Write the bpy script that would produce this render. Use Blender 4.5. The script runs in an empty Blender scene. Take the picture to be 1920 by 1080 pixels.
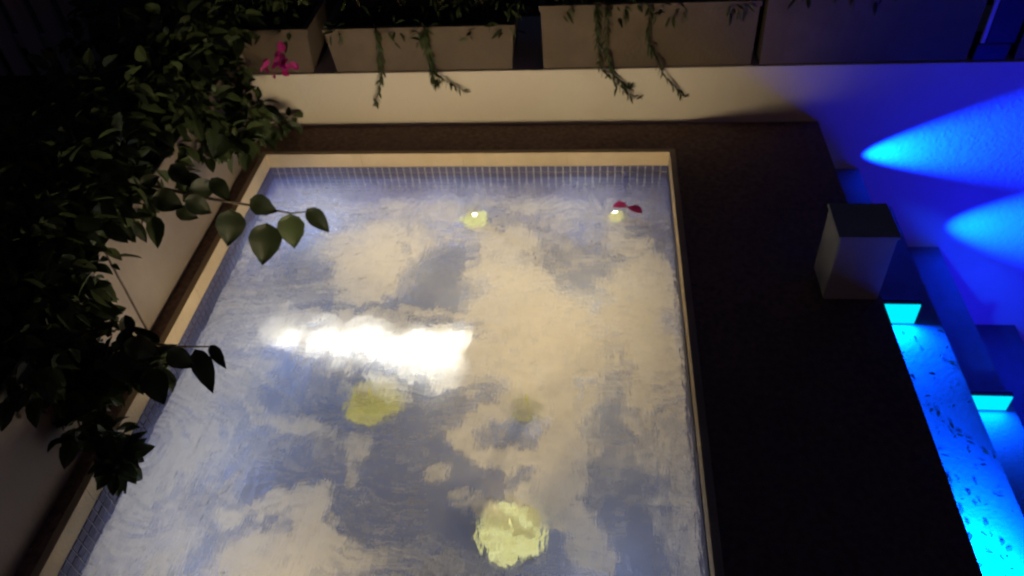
import bpy, bmesh, math, random
import numpy as np
from mathutils import Vector, Matrix, Euler

# ------------------------------------------------------------------ camera
S = bpy.context.scene
CAM = np.array([1.81799, -3.59716, 2.55445])
PITCH, YAW, ROLL = 0.7516064, -0.1413216, -0.0861878
F_PX = 1500.0
cp, sp, cy, sy, cr, sr = (math.cos(PITCH), math.sin(PITCH), math.cos(YAW), math.sin(YAW), math.cos(ROLL), math.sin(ROLL))
FWD = np.array([sy * cp, cy * cp, -sp])
_r = np.array([cy, -sy, 0.0]); _u = np.cross(_r, FWD)
RT = cr * _r + sr * _u
UP = -sr * _r + cr * _u
cam_d = bpy.data.cameras.new('camera')
cam = bpy.data.objects.new('camera', cam_d)
S.collection.objects.link(cam)
cam.matrix_world = Matrix(((RT[0], UP[0], -FWD[0], CAM[0]), (RT[1], UP[1], -FWD[1], CAM[1]), (RT[2], UP[2], -FWD[2], CAM[2]), (0, 0, 0, 1)))
cam_d.sensor_width = 36.0
cam_d.lens = F_PX / 1920.0 * 36.0
cam_d.clip_start = 0.05
cam_d.clip_end = 500.0
cam_d.dof.use_dof = True            # hand-held phone that missed its focus
cam_d.dof.focus_distance = 1.25
cam_d.dof.aperture_fstop = 5.6
S.camera = cam

# ------------------------------------------------------------------ night sky and exposure
world = bpy.data.worlds.new('World'); S.world = world; world.use_nodes = True
wn = world.node_tree; wn.nodes.clear()
w_out = wn.nodes.new('ShaderNodeOutputWorld'); w_bg = wn.nodes.new('ShaderNodeBackground'); w_sky = wn.nodes.new('ShaderNodeTexSky')
w_sky.sky_type = 'NISHITA'; w_sky.sun_disc = False
w_sky.sun_elevation = math.radians(1.5); w_sky.sun_rotation = math.radians(140)
w_bg.inputs['Strength'].default_value = 0.024
w_mul = wn.nodes.new('ShaderNodeMixRGB'); w_mul.blend_type = 'MULTIPLY'; w_mul.inputs[0].default_value = 1.0; w_mul.inputs[2].default_value = (0.5, 0.45, 1.0, 1)
wn.links.new(w_sky.outputs[0], w_mul.inputs[1]); wn.links.new(w_mul.outputs[0], w_bg.inputs['Color']); wn.links.new(w_bg.outputs[0], w_out.inputs['Surface'])
S.view_settings.view_transform = 'Standard'; S.view_settings.look = 'None'
S.view_settings.exposure = 0.0; S.view_settings.gamma = 1.0; S.view_settings.use_curve_mapping = False

S.cycles.max_bounces = 8; S.cycles.diffuse_bounces = 4; S.cycles.transparent_max_bounces = 16; S.cycles.sample_clamp_indirect = 4.0
rng = np.random.default_rng(7)
random.seed(7)
PI = math.pi

# ------------------------------------------------------------------ helpers
def at(px, py, axis, val):
    """a measured point of the photograph on the plane where the world axis has that value"""
    d = FWD + RT * (px - 960) / F_PX - UP * (py - 540) / F_PX
    return CAM + d * ((val - CAM[axis]) / d[axis])

def link(o, parent=None):
    S.collection.objects.link(o)
    if parent is not None:
        o.parent = parent
    return o

def tag(o, label=None, cat=None, group=None, kind=None):
    if label: o['label'] = label
    if cat: o['category'] = cat
    if group: o['group'] = group
    if kind: o['kind'] = kind
    return o

def empty(name, loc=(0, 0, 0)):
    o = bpy.data.objects.new(name, None); o.empty_display_size = 0.05
    o.location = loc
    return link(o)

def mesh_obj(name, verts, faces, mat, parent=None, smooth=False, rel=True):
    """verts in world space; stored relative to the parent's origin"""
    v = np.asarray(verts, float)
    if parent is not None and rel:
        p = parent
        off = np.zeros(3)
        while p is not None:
            off += np.array(p.location); p = p.parent
        v = v - off
    m = bpy.data.meshes.new(name)
    m.from_pydata(v.tolist(), [], [list(f) for f in faces])
    if smooth:
        m.polygons.foreach_set('use_smooth', [True] * len(m.polygons))
    if mat is not None: m.materials.append(mat)
    m.update()
    return link(bpy.data.objects.new(name, m), parent)

class MB:
    def __init__(self): self.v = []; self.f = []
    def add(self, vs, fs):
        n = len(self.v); self.v += [tuple(a) for a in vs]; self.f += [tuple(i + n for i in f) for f in fs]; return self
    def box(self, x0, x1, y0, y1, z0, z1, b=0.0):
        if b <= 0:
            vs = [(x, y, z) for z in (z0, z1) for y in (y0, y1) for x in (x0, x1)]
            return self.add(vs, [(0, 2, 3, 1), (4, 5, 7, 6), (0, 1, 5, 4), (2, 6, 7, 3), (0, 4, 6, 2), (1, 3, 7, 5)])
        bm = bmesh.new(); bmesh.ops.create_cube(bm, size=1.0)
        for v in bm.verts:
            v.co = Vector(((x0 + x1) / 2 + v.co.x * (x1 - x0), (y0 + y1) / 2 + v.co.y * (y1 - y0), (z0 + z1) / 2 + v.co.z * (z1 - z0)))
        bmesh.ops.bevel(bm, geom=bm.edges[:], offset=b, segments=2, profile=0.6, affect='EDGES')
        return self.from_bm(bm)
    def from_bm(self, bm):
        bm.verts.ensure_lookup_table(); bm.verts.index_update()
        self.add([v.co[:] for v in bm.verts], [[v.index for v in f.verts] for f in bm.faces]); bm.free(); return self
    def tube(self, pts, rad, n=6, cap=True):
        pts = [np.asarray(p, float) for p in pts]
        rads = rad if hasattr(rad, '__len__') else [rad] * len(pts)
        vs, fs = [], []
        for i, p in enumerate(pts):
            t = pts[min(i + 1, len(pts) - 1)] - pts[max(i - 1, 0)]; t = t / (np.linalg.norm(t) + 1e-9)
            a = np.cross(t, (0.3, 0.1, 0.95)); 
            if np.linalg.norm(a) < 1e-3: a = np.cross(t, (1, 0, 0))
            a /= np.linalg.norm(a); b = np.cross(t, a)
            for k in range(n):
                an = 2 * PI * k / n
                vs.append(p + rads[i] * (math.cos(an) * a + math.sin(an) * b))
        for i in range(len(pts) - 1):
            for k in range(n):
                fs.append((i * n + k, i * n + (k + 1) % n, (i + 1) * n + (k + 1) % n, (i + 1) * n + k))
        if cap:
            fs.append(tuple(range(n - 1, -1, -1))); fs.append(tuple((len(pts) - 1) * n + k for k in range(n)))
        return self.add(vs, fs)
    def lathe(self, c, prof, n=24, wob=0.0):
        """prof: (radius, z) pairs, revolved about the vertical through c"""
        vs, fs = [], []
        for (r, z) in prof:
            for k in range(n):
                a = 2 * PI * k / n; q = r * (1 + wob * (math.sin(3 * a + c[0] * 9) + .7 * math.sin(5 * a + c[1] * 7) + .5 * math.sin(8 * a))); vs.append((c[0] + q * math.cos(a), c[1] + q * math.sin(a), c[2] + z))
        for i in range(len(prof) - 1):
            for k in range(n):
                fs.append((i * n + k, i * n + (k + 1) % n, (i + 1) * n + (k + 1) % n, (i + 1) * n + k))
        fs.append(tuple(range(n - 1, -1, -1))); fs.append(tuple((len(prof) - 1) * n + k for k in range(n)))
        return self.add(vs, fs)
    def build(self, name, mat, parent=None, smooth=False):
        return mesh_obj(name, self.v, self.f, mat, parent, smooth)

# --- value noise in numpy
def vnoise(x, y, seed=0):
    xi = np.floor(x).astype(np.int64); yi = np.floor(y).astype(np.int64)
    fx = x - xi; fy = y - yi
    fx = fx * fx * (3 - 2 * fx); fy = fy * fy * (3 - 2 * fy)
    def h(a, b):
        n = (a * 374761393 + b * 668265263 + seed * 1274126177) & 0xFFFFFFFF
        n = ((n ^ (n >> 13)) * 1103515245) & 0xFFFFFFFF
        n = (n ^ (n >> 16)) & 0xFFFF
        return n / 65535.0
    return (h(xi, yi) * (1 - fx) + h(xi + 1, yi) * fx) * (1 - fy) + (h(xi, yi + 1) * (1 - fx) + h(xi + 1, yi + 1) * fx) * fy
def fbm(x, y, o=4, seed=0):
    s = 0; a = 0.5; t = 0
    for i in range(o):
        s = s + a * vnoise(x * 2 ** i + 17.3 * i, y * 2 ** i + 9.1 * i, seed + i); t += a; a *= 0.5
    return s / t
def sstep(a, b, x):
    t = np.clip((x - a) / (b - a), 0, 1); return t * t * (3 - 2 * t)

# ------------------------------------------------------------------ materials
def material(name):
    m = bpy.data.materials.new(name); m.use_nodes = True
    nt = m.node_tree; nt.nodes.clear()
    return m, nt, nt.nodes.new('ShaderNodeOutputMaterial')
def surf(name, c1, c2, scale=8.0, rough=0.7, bump=0.2, bscale=None, detail=6.0, stretch=(1, 1, 1), spec=0.4, stain=None):
    m, nt, out = material(name)
    N = nt.nodes.new; L = nt.links.new
    p = N('ShaderNodeBsdfPrincipled'); tc = N('ShaderNodeTexCoord'); mp = N('ShaderNodeMapping'); mp.inputs['Scale'].default_value = stretch
    L(tc.outputs['Object'], mp.inputs[0])
    n1 = N('ShaderNodeTexNoise'); n1.inputs['Scale'].default_value = scale; n1.inputs['Detail'].default_value = detail
    L(mp.outputs[0], n1.inputs['Vector'])
    r = N('ShaderNodeValToRGB'); r.color_ramp.elements[0].position = 0.3; r.color_ramp.elements[1].position = 0.72
    r.color_ramp.elements[0].color = (*c1, 1); r.color_ramp.elements[1].color = (*c2, 1)
    L(n1.outputs['Fac'], r.inputs[0])
    col = r.outputs[0]
    if stain:
        n3 = N('ShaderNodeTexNoise'); n3.inputs['Scale'].default_value = scale * 0.25; n3.inputs['Detail'].default_value = 3
        L(mp.outputs[0], n3.inputs['Vector'])
        r3 = N('ShaderNodeValToRGB'); r3.color_ramp.elements[0].position = 0.45; r3.color_ramp.elements[1].position = 0.75
        L(n3.outputs['Fac'], r3.inputs[0])
        mx = N('ShaderNodeMixRGB'); mx.inputs[2].default_value = (*stain, 1); L(r3.outputs[0], mx.inputs[0]); L(col, mx.inputs[1]); col = mx.outputs[0]
    L(col, p.inputs['Base Color'])
    p.inputs['Roughness'].default_value = rough; p.inputs['Specular IOR Level'].default_value = spec
    n2 = N('ShaderNodeTexNoise'); n2.inputs['Scale'].default_value = bscale or scale * 6; n2.inputs['Detail'].default_value = 8
    L(mp.outputs[0], n2.inputs['Vector'])
    b = N('ShaderNodeBump'); b.inputs['Strength'].default_value = bump; b.inputs['Distance'].default_value = 0.01
    L(n2.outputs['Fac'], b.inputs['Height']); L(b.outputs[0], p.inputs['Normal'])
    L(p.outputs[0], out.inputs['Surface'])
    return m
def leaf_mat(name, c1, c2, trans=0.1):
    m, nt, out = material(name); N = nt.nodes.new; L = nt.links.new
    g = N('ShaderNodeNewGeometry'); r = N('ShaderNodeValToRGB')
    r.color_ramp.elements[0].color = (*c1, 1); r.color_ramp.elements[1].color = (*c2, 1)
    L(g.outputs['Random Per Island'], r.inputs[0])
    p = N('ShaderNodeBsdfPrincipled'); p.inputs['Roughness'].default_value = 0.5; p.inputs['Specular IOR Level'].default_value = 0.25
    L(r.outputs[0], p.inputs['Base Color'])
    t = N('ShaderNodeBsdfTranslucent'); L(r.outputs[0], t.inputs['Color'])
    mx = N('ShaderNodeMixShader'); mx.inputs[0].default_value = trans
    L(p.outputs[0], mx.inputs[1]); L(t.outputs[0], mx.inputs[2]); L(mx.outputs[0], out.inputs['Surface'])
    return m
def mottled(name, c1, c2, scale=24):
    m, nt, out = material(name); N = nt.nodes.new; L = nt.links.new
    tc = N('ShaderNodeTexCoord'); nz = N('ShaderNodeTexNoise'); nz.inputs['Scale'].default_value = scale; nz.inputs['Detail'].default_value = 5; nz.inputs['Distortion'].default_value = 1.5
    L(tc.outputs['Object'], nz.inputs['Vector']); r = N('ShaderNodeValToRGB'); r.color_ramp.elements[0].position = .25; r.color_ramp.elements[1].position = .75
    r.color_ramp.elements[0].color = (*c1, 1); r.color_ramp.elements[1].color = (*c2, 1); L(nz.outputs['Fac'], r.inputs[0])
    e = N('ShaderNodeEmission'); L(r.outputs[0], e.inputs['Color']); L(e.outputs[0], out.inputs['Surface']); return m
def emit(name, col, st):
    m, nt, out = material(name); e = nt.nodes.new('ShaderNodeEmission')
    e.inputs['Color'].default_value = (*col, 1); e.inputs['Strength'].default_value = st
    nt.links.new(e.outputs[0], out.inputs['Surface']); return m

M = {}
M['plaster'] = surf('plaster', (0.70, 0.65, 0.57), (0.78, 0.73, 0.65), 5, 0.85, 0.25, 60, stain=(0.66, 0.60, 0.52))
M['slab'] = surf('slab', (0.24, 0.20, 0.175), (0.34, 0.29, 0.255), 4, 0.8, 0.35, 45, stain=(0.20, 0.165, 0.145))
M['deck'] = surf('deck', (0.15, 0.09, 0.07), (0.30, 0.20, 0.16), 42, 0.75, 0.9, 120, detail=10, spec=0.3)
M['coping'] = surf('coping', (0.52, 0.41, 0.25), (0.66, 0.53, 0.34), 9, 0.7, 0.3, 70, stain=(0.42, 0.32, 0.19))
M['grout'] = surf('grout', (0.62, 0.60, 0.62), (0.78, 0.76, 0.78), 30, 0.8, 0.2)
M['tile'] = surf('tile', (0.05, 0.05, 0.115), (0.10, 0.10, 0.20), 9, 0.55, 0.04, 30, spec=0.5)
M['pool_floor'] = surf('pool_floor', (0.07, 0.11, 0.26), (0.11, 0.16, 0.34), 5, 0.5, 0.1)
M['trough'] = surf('trough', (0.10, 0.075, 0.055), (0.16, 0.12, 0.09), 6, 0.85, 0.3, 50, stain=(0.08, 0.06, 0.045))
M['soil'] = surf('soil', (0.012, 0.009, 0.007), (0.04, 0.03, 0.022), 40, 0.95, 0.9)
M['step'] = surf('step', (0.17, 0.175, 0.19), (0.25, 0.26, 0.28), 6, 0.55, 0.3, 60, stain=(0.13, 0.14, 0.16))
M['pillar'] = surf('pillar', (0.38, 0.40, 0.42), (0.52, 0.53, 0.54), 7, 0.75, 0.3, 50, stain=(0.32, 0.34, 0.34))
M['black_metal'] = surf('black_metal', (0.012, 0.012, 0.014), (0.03, 0.03, 0.034), 12, 0.45, 0.05)
M['blue_plastic'] = surf('blue_plastic', (0.05, 0.08, 0.2), (0.08, 0.12, 0.27), 12, 0.4, 0.05)
M['steel'] = surf('steel', (0.5, 0.5, 0.5), (0.62, 0.62, 0.62), 14, 0.3, 0.05)
M['pale_wood'] = surf('pale_wood', (0.22, 0.20, 0.22), (0.38, 0.34, 0.36), 5, 0.7, 0.3, 30, stretch=(4, 4, 0.5))
M['bark'] = surf('bark', (0.05, 0.035, 0.022), (0.11, 0.08, 0.05), 20, 0.9, 0.7, stretch=(3, 3, 1))
M['leaf_dark'] = leaf_mat('leaf_dark', (0.020, 0.032, 0.012), (0.060, 0.085, 0.03))
M['leaf_deep'] = leaf_mat('leaf_deep', (0.010, 0.016, 0.007), (0.022, 0.032, 0.012), .05)
M['leaf_mid'] = leaf_mat('leaf_mid', (0.04, 0.065, 0.018), (0.09, 0.13, 0.04))
M['bract'] = leaf_mat('bract', (0.45, 0.02, 0.20), (0.60, 0.05, 0.34), 0.4)
M['petal'] = leaf_mat('petal', (0.50, 0.02, 0.12), (0.62, 0.05, 0.22), 0.35)
M['ground'] = surf('ground', (0.02, 0.018, 0.015), (0.06, 0.05, 0.04), 10, 0.9, 0.5)
M['lens_yellow'] = mottled('lens_yellow', (0.66, 0.56, 0.16), (1.0, 0.95, 0.46))
M['lens_olive'] = mottled('lens_olive', (0.22, 0.19, 0.045), (0.60, 0.50, 0.14))
M['lens_white'] = emit('lens_white', (0.32, 0.44, 1.0), 0.26)
M['lens_cyan'] = emit('lens_cyan', (0.0, 0.75, 1.0), 1.2)
M['lens_blue'] = emit('lens_blue', (0.0, 0.12, 1.0), 2.0)

# water: half the light goes straight on, half is bent and smeared by the churn
m, nt, out = material('water_surface'); N = nt.nodes.new; L = nt.links.new
tr = N('ShaderNodeBsdfTransparent'); tr.inputs['Color'].default_value = (0.86, 0.93, 1.0, 1)
rf = N('ShaderNodeBsdfRefraction'); rf.inputs['Color'].default_value = (0.86, 0.93, 1.0, 1); rf.inputs['IOR'].default_value = 1.33; rf.inputs['Roughness'].default_value = 0.0
gl = N('ShaderNodeBsdfGlossy'); gl.inputs['Roughness'].default_value = 0.04
fr = N('ShaderNodeFresnel'); fr.inputs['IOR'].default_value = 1.33
tc = N('ShaderNodeTexCoord'); nz = N('ShaderNodeTexNoise'); nz.inputs['Scale'].default_value = 26; nz.inputs['Detail'].default_value = 4
mpw = N('ShaderNodeMapping'); mpw.inputs['Scale'].default_value = (1.15, 0.2, 1.0); L(tc.outputs['Object'], mpw.inputs[0])
L(mpw.outputs[0], nz.inputs['Vector'])
bp = N('ShaderNodeBump'); bp.inputs['Strength'].default_value = 0.8; bp.inputs['Distance'].default_value = 0.04
nz2 = N('ShaderNodeTexNoise'); nz2.inputs['Scale'].default_value = 75; nz2.inputs['Detail'].default_value = 3; L(mpw.outputs[0], nz2.inputs['Vector'])
nz3 = N('ShaderNodeTexNoise'); nz3.inputs['Scale'].default_value = 7; nz3.inputs['Detail'].default_value = 2; nz3.inputs['Distortion'].default_value = 1.2; L(tc.outputs['Object'], nz3.inputs['Vector'])
sm = N('ShaderNodeMath'); sm.operation = 'MULTIPLY_ADD'; L(nz2.outputs['Fac'], sm.inputs[0]); sm.inputs[1].default_value = .2; L(nz.outputs['Fac'], sm.inputs[2])
sm2 = N('ShaderNodeMath'); sm2.operation = 'MULTIPLY_ADD'; L(nz3.outputs['Fac'], sm2.inputs[0]); sm2.inputs[1].default_value = 1.3; L(sm.outputs[0], sm2.inputs[2])
L(sm2.outputs[0], bp.inputs['Height'])
# the churn dies down towards the back and left walls
sxyz = N('ShaderNodeSeparateXYZ'); L(tc.outputs['Object'], sxyz.inputs[0])
mry = N('ShaderNodeMapRange'); mry.inputs['From Min'].default_value = -0.02; mry.inputs['From Max'].default_value = -0.34; mry.inputs['To Min'].default_value = 0.10; mry.inputs['To Max'].default_value = 0.8; L(sxyz.outputs['Y'], mry.inputs['Value'])
mrx = N('ShaderNodeMapRange'); mrx.inputs['From Min'].default_value = 0.02; mrx.inputs['From Max'].default_value = 0.22; mrx.inputs['To Min'].default_value = 0.15; mrx.inputs['To Max'].default_value = 0.8; L(sxyz.outputs['X'], mrx.inputs['Value'])
mn = N('ShaderNodeMath'); mn.operation = 'MINIMUM'; L(mry.outputs[0], mn.inputs[0]); L(mrx.outputs[0], mn.inputs[1]); L(mn.outputs[0], bp.inputs['Strength'])
for nd in (rf, gl, fr): L(bp.outputs[0], nd.inputs['Normal'])
m1 = N('ShaderNodeMixShader'); m1.inputs[0].default_value = 0.9; L(tr.outputs[0], m1.inputs[1]); L(rf.outputs[0], m1.inputs[2])
m2 = N('ShaderNodeMixShader'); L(fr.outputs[0], m2.inputs[0]); L(m1.outputs[0], m2.inputs[1]); L(gl.outputs[0], m2.inputs[2])
L(m2.outputs[0], out.inputs['Surface']); M['water'] = m

# foam: a thin scattering skin of bubbles, as dense as the 'cover' attribute says
m, nt, out = material('foam_skin'); N = nt.nodes.new; L = nt.links.new
at1 = N('ShaderNodeAttribute'); at1.attribute_name = 'cover'
tc = N('ShaderNodeTexCoord'); mpf = N('ShaderNodeMapping'); mpf.inputs['Scale'].default_value = (1.0, 0.26, 1.0); L(tc.outputs['Object'], mpf.inputs[0])
nf = N('ShaderNodeTexNoise'); nf.inputs['Scale'].default_value = 44; nf.inputs['Detail'].default_value = 6; nf.inputs['Roughness'].default_value = 0.65; nf.inputs['Distortion'].default_value = 0.6
L(mpf.outputs[0], nf.inputs['Vector'])
ma = N('ShaderNodeMath'); ma.operation = 'MULTIPLY_ADD'; L(nf.outputs['Fac'], ma.inputs[0]); ma.inputs[1].default_value = 1.3; ma.inputs[2].default_value = 0.34
mb = N('ShaderNodeMath'); mb.operation = 'MULTIPLY'; mb.use_clamp = True; L(ma.outputs[0], mb.inputs[0]); L(at1.outputs['Fac'], mb.inputs[1])
df = N('ShaderNodeBsdfDiffuse'); df.inputs['Color'].default_value = (0.88, 0.79, 0.64, 1)  # cream: warm lamplight tint put into the colour of white foam
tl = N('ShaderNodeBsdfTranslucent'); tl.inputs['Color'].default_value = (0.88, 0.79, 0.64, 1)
mf = N('ShaderNodeMixShader'); mf.inputs[0].default_value = 0.5; L(df.outputs[0], mf.inputs[1]); L(tl.outputs[0], mf.inputs[2])
tp = N('ShaderNodeBsdfTransparent'); mo = N('ShaderNodeMixShader'); L(mb.outputs[0], mo.inputs[0]); L(tp.outputs[0], mo.inputs[1]); L(mf.outputs[0], mo.inputs[2])
bf = N('ShaderNodeBump'); bf.inputs['Strength'].default_value = 0.2; bf.inputs['Distance'].default_value = 0.012; L(nf.outputs['Fac'], bf.inputs['Height'])
L(bf.outputs[0], df.inputs['Normal']); L(bf.outputs[0], tl.inputs['Normal'])
L(mo.outputs[0], out.inputs['Surface']); M['foam'] = m
M['aerated'] = M['foam'].copy(); M['aerated'].name = 'aerated_blue'
for nd in M['aerated'].node_tree.nodes:
    if nd.type in ('BSDF_DIFFUSE', 'BSDF_TRANSLUCENT'): nd.inputs['Color'].default_value = (0.12, 0.19, 0.44, 1)
M['aerated_pale'] = M['aerated'].copy(); M['aerated_pale'].name = 'aerated_pale'
for nd in M['aerated_pale'].node_tree.nodes:
    if nd.type in ('BSDF_DIFFUSE', 'BSDF_TRANSLUCENT'): nd.inputs['Color'].default_value = (0.24, 0.33, 0.56, 1)
m, nt, out = material('bubble'); N = nt.nodes.new; L = nt.links.new
df = N('ShaderNodeBsdfPrincipled'); df.inputs['Base Color'].default_value = (0.9, 0.89, 0.86, 1); df.inputs['Roughness'].default_value = 0.5
tl = N('ShaderNodeBsdfTranslucent'); tl.inputs['Color'].default_value = (0.9, 0.89, 0.86, 1)
mf = N('ShaderNodeMixShader'); mf.inputs[0].default_value = 0.6; L(df.outputs[0], mf.inputs[1]); L(tl.outputs[0], mf.inputs[2]); L(mf.outputs[0], out.inputs['Surface']); M['bubble'] = m

# ------------------------------------------------------------------ setting: ground, deck, steps
W, LEN, TOP, WALL_Y = 2.2, 3.2, 0.15, 0.29
DX = 3.01                        # edge of the deck where the steps go down
tag(MB().add([(-60, -60, -2.1), (60, -60, -2.1), (60, 60, -2.1), (-60, 60, -2.1)], [(0, 1, 2, 3)]).build('ground', M['ground']), kind='structure')
d = MB()
d.box(-0.09, DX, 0.032, WALL_Y, -0.6, TOP); d.box(W + 0.032, DX, -4.6, 0.032, -2.0, TOP)
d.box(-0.09, -0.032, -LEN - 0.03, 0.032, -0.6, TOP); d.box(-0.09, W + 0.032, -4.6, -LEN - 0.032, -2.0, TOP)
deck = tag(d.build('deck', M['deck']), kind='structure')
steps = tag(empty('terrace_steps', (DX, 0, -2.0)), kind='structure')
MB().box(DX + .001, 3.29, -4.6, WALL_Y, -2.0, -0.16).box(3.29, 3.38, -4.6, -0.06, -2.0, -0.16).build('step', M['step'], steps)
MB().box(3.381, 3.886, -4.6, WALL_Y, -2.0, -0.735).box(3.291, 3.38, -0.059, WALL_Y, -2.0, -0.735).build('step', M['step'], steps)
MB().box(3.887, 4.55, -4.6, WALL_Y, -2.0, -1.40).build('step', M['step'], steps)
MB().box(4.551, 7.0, -4.6, WALL_Y, -2.05, -1.95).build('step', M['step'], steps)

# ------------------------------------------------------------------ walls
gw = empty('garden_wall', (2, 0.6, -2.0)); tag(gw, 'long low cream plaster wall behind the pool, carrying the planters', 'wall')
MB().box(-0.3, 7.0, WALL_Y, 0.95, -2.0, 0.482, 0.006).build('wall_body', M['plaster'], gw)
bt = empty('back_terrace', (2, 2, 0.4)); tag(bt, kind='structure')
MB().box(-6, 8, 0.951, 8, -2.0, 0.44).build('terrace_slab', M['ground'], bt)

lw = empty('side_wall', (-0.3, -1.5, 0.0)); tag(lw, 'stone slab planter wall along the left side of the pool', 'wall')
MB().box(-0.75, -0.115, -4.6, WALL_Y - .002, -0.6, 0.60).build('wall_core', M['soil'], lw)
yy = [0.288, -0.14, -1.373, -2.62, -3.86, -4.6]
for i in range(len(yy) - 1):
    MB().box(-0.113, -0.09, yy[i + 1] + 0.012, yy[i] - 0.0, -0.1, 0.64, 0.004).build('slab', M['slab'], lw)
MB().box(-3.5, -0.751, -4.6, WALL_Y - .002, -2.0, 0.55).build('bed_soil', M['soil'], lw)

# ------------------------------------------------------------------ pool
pool = empty('spa_pool', (W / 2, -LEN / 2, -1.0)); tag(pool, 'bubbling rectangular spa pool with blue mosaic waterline and cream rim', 'pool')
DEP = -0.95
b = MB()
b.box(-0.031, 0, -LEN, 0, DEP, 0.069); b.box(W, W + 0.031, -LEN, 0, DEP, 0.069)
b.box(-0.031, W + 0.031, 0, 0.031, DEP, 0.069); b.box(-0.031, W + 0.031, -LEN - 0.031, -LEN, DEP, 0.069)
b.build('grout_wall', M['grout'], pool)
MB().box(-0.031, W + 0.031, -LEN - .031, 0.031, DEP - 0.1, DEP - .001).build('floor', M['pool_floor'], pool)
def coping_run(x0, x1, y0, y1, along):
    lo, hi = (x0, x1) if along == 'x' else (y0, y1); k = max(1, round((hi - lo) / .56)); e = np.linspace(lo, hi, k + 1)
    for i in range(k):
        p0, p1 = e[i] + (.0003 if i else 0), e[i + 1] - (.0003 if i < k - 1 else 0); dz = rng.normal(0, .0002)
        q = (p0, p1, y0, y1) if along == 'x' else (x0, x1, p0, p1)
        MB().box(*q, 0.0695, TOP + 0.004 + dz, 0.002).build('coping', M['coping'], pool)
coping_run(-0.031, W + 0.031, 0.0, 0.031, 'x'); coping_run(-0.031, 0.0, -LEN, -0.0005, 'y'); coping_run(W, W + 0.031, -LEN, -0.0005, 'y'); coping_run(-0.031, W + 0.031, -LEN - 0.031, -LEN - .0005, 'x')
# mosaic tiles: two rows above the waterline one by one, the submerged rows joined
P = 0.04; G = 0.0045; TH = 0.004
tb = MB(); tb.box(G / 2, P - G / 2, -TH, 0.002, G / 2, P - G / 2); tile_b = bpy.data.meshes.new('tile'); tile_b.from_pydata(tb.v, [], tb.f); tile_b.materials.append(M['tile'])
tb = MB(); tb.box(-0.002, TH, G / 2, P - G / 2, G / 2, P - G / 2); tile_l = bpy.data.meshes.new('tile'); tile_l.from_pydata(tb.v, [], tb.f); tile_l.materials.append(M['tile'])
ploc = np.array(pool.location)
ROW0 = 0.069 - P
def put_tile(me, x, y, z):
    o = bpy.data.objects.new('tile', me); o.location = Vector(np.array((x, y, z)) - ploc)
    link(o, pool)
for r in range(2):
    for i in range(55): put_tile(tile_b, i * P, 0, ROW0 - r * P)
    for i in range(75): put_tile(tile_l, 0, -(i + 1) * P, ROW0 - r * P)
t = MB()
for r in range(2, 25):
    for i in range(55): t.box(i * P + G / 2, (i + 1) * P - G / 2, -TH, 0.002, ROW0 - r * P + G / 2, ROW0 - r * P + P - G / 2)
    for i in range(80): t.box(-0.002, TH, -(i + 1) * P + G / 2, -i * P - G / 2, ROW0 - r * P + G / 2, ROW0 - r * P + P - G / 2)
for r in range(0, 25):
    for i in range(80): t.box(W - TH, W + 0.002, -(i + 1) * P + G / 2, -i * P - G / 2, ROW0 - r * P + G / 2, ROW0 - r * P + P - G / 2)
tag(t.build('mosaic', M['tile'], pool), kind='stuff')

# ------------------------------------------------------------------ water surface
def wave(x, y):
    a = (fbm(x * 3.2, y * 3.2, 3, 3) - 0.5) * 0.030 + (fbm(x * 11 + 5, y * 8, 3, 11) - 0.5) * 0.016
    edge = np.minimum.reduce([x, W - x, -y, y + LEN]); return a * sstep(0.0, 0.25, edge) * 0.9
def grid_obj(name, step, zfun, mat, x0=0.0, x1=W, y0=-LEN, y1=0.0):
    nx = int(round((x1 - x0) / step)) + 1; ny = int(round((y1 - y0) / step)) + 1
    X, Y = np.meshgrid(np.linspace(x0, x1, nx), np.linspace(y0, y1, ny))
    Z = zfun(X, Y)
    v = np.stack([X.ravel(), Y.ravel(), Z.ravel()], 1)
    I = (np.arange(ny - 1)[:, None] * nx + np.arange(nx - 1)[None, :]).ravel()
    f = np.stack([I, I + 1, I + nx + 1, I + nx], 1)
    m = bpy.data.meshes.new(name); m.from_pydata(v.tolist(), [], f.tolist()); m.materials.append(mat)
    m.polygons.foreach_set('use_smooth', [True] * len(m.polygons)); m.update()
    return link(bpy.data.objects.new(name, m)), X, Y
water, _, _ = grid_obj('water', 0.02, wave, M['water'], 0.001, W - 0.001, -LEN + .001, -0.001)
tag(water, kind='structure')

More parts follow.
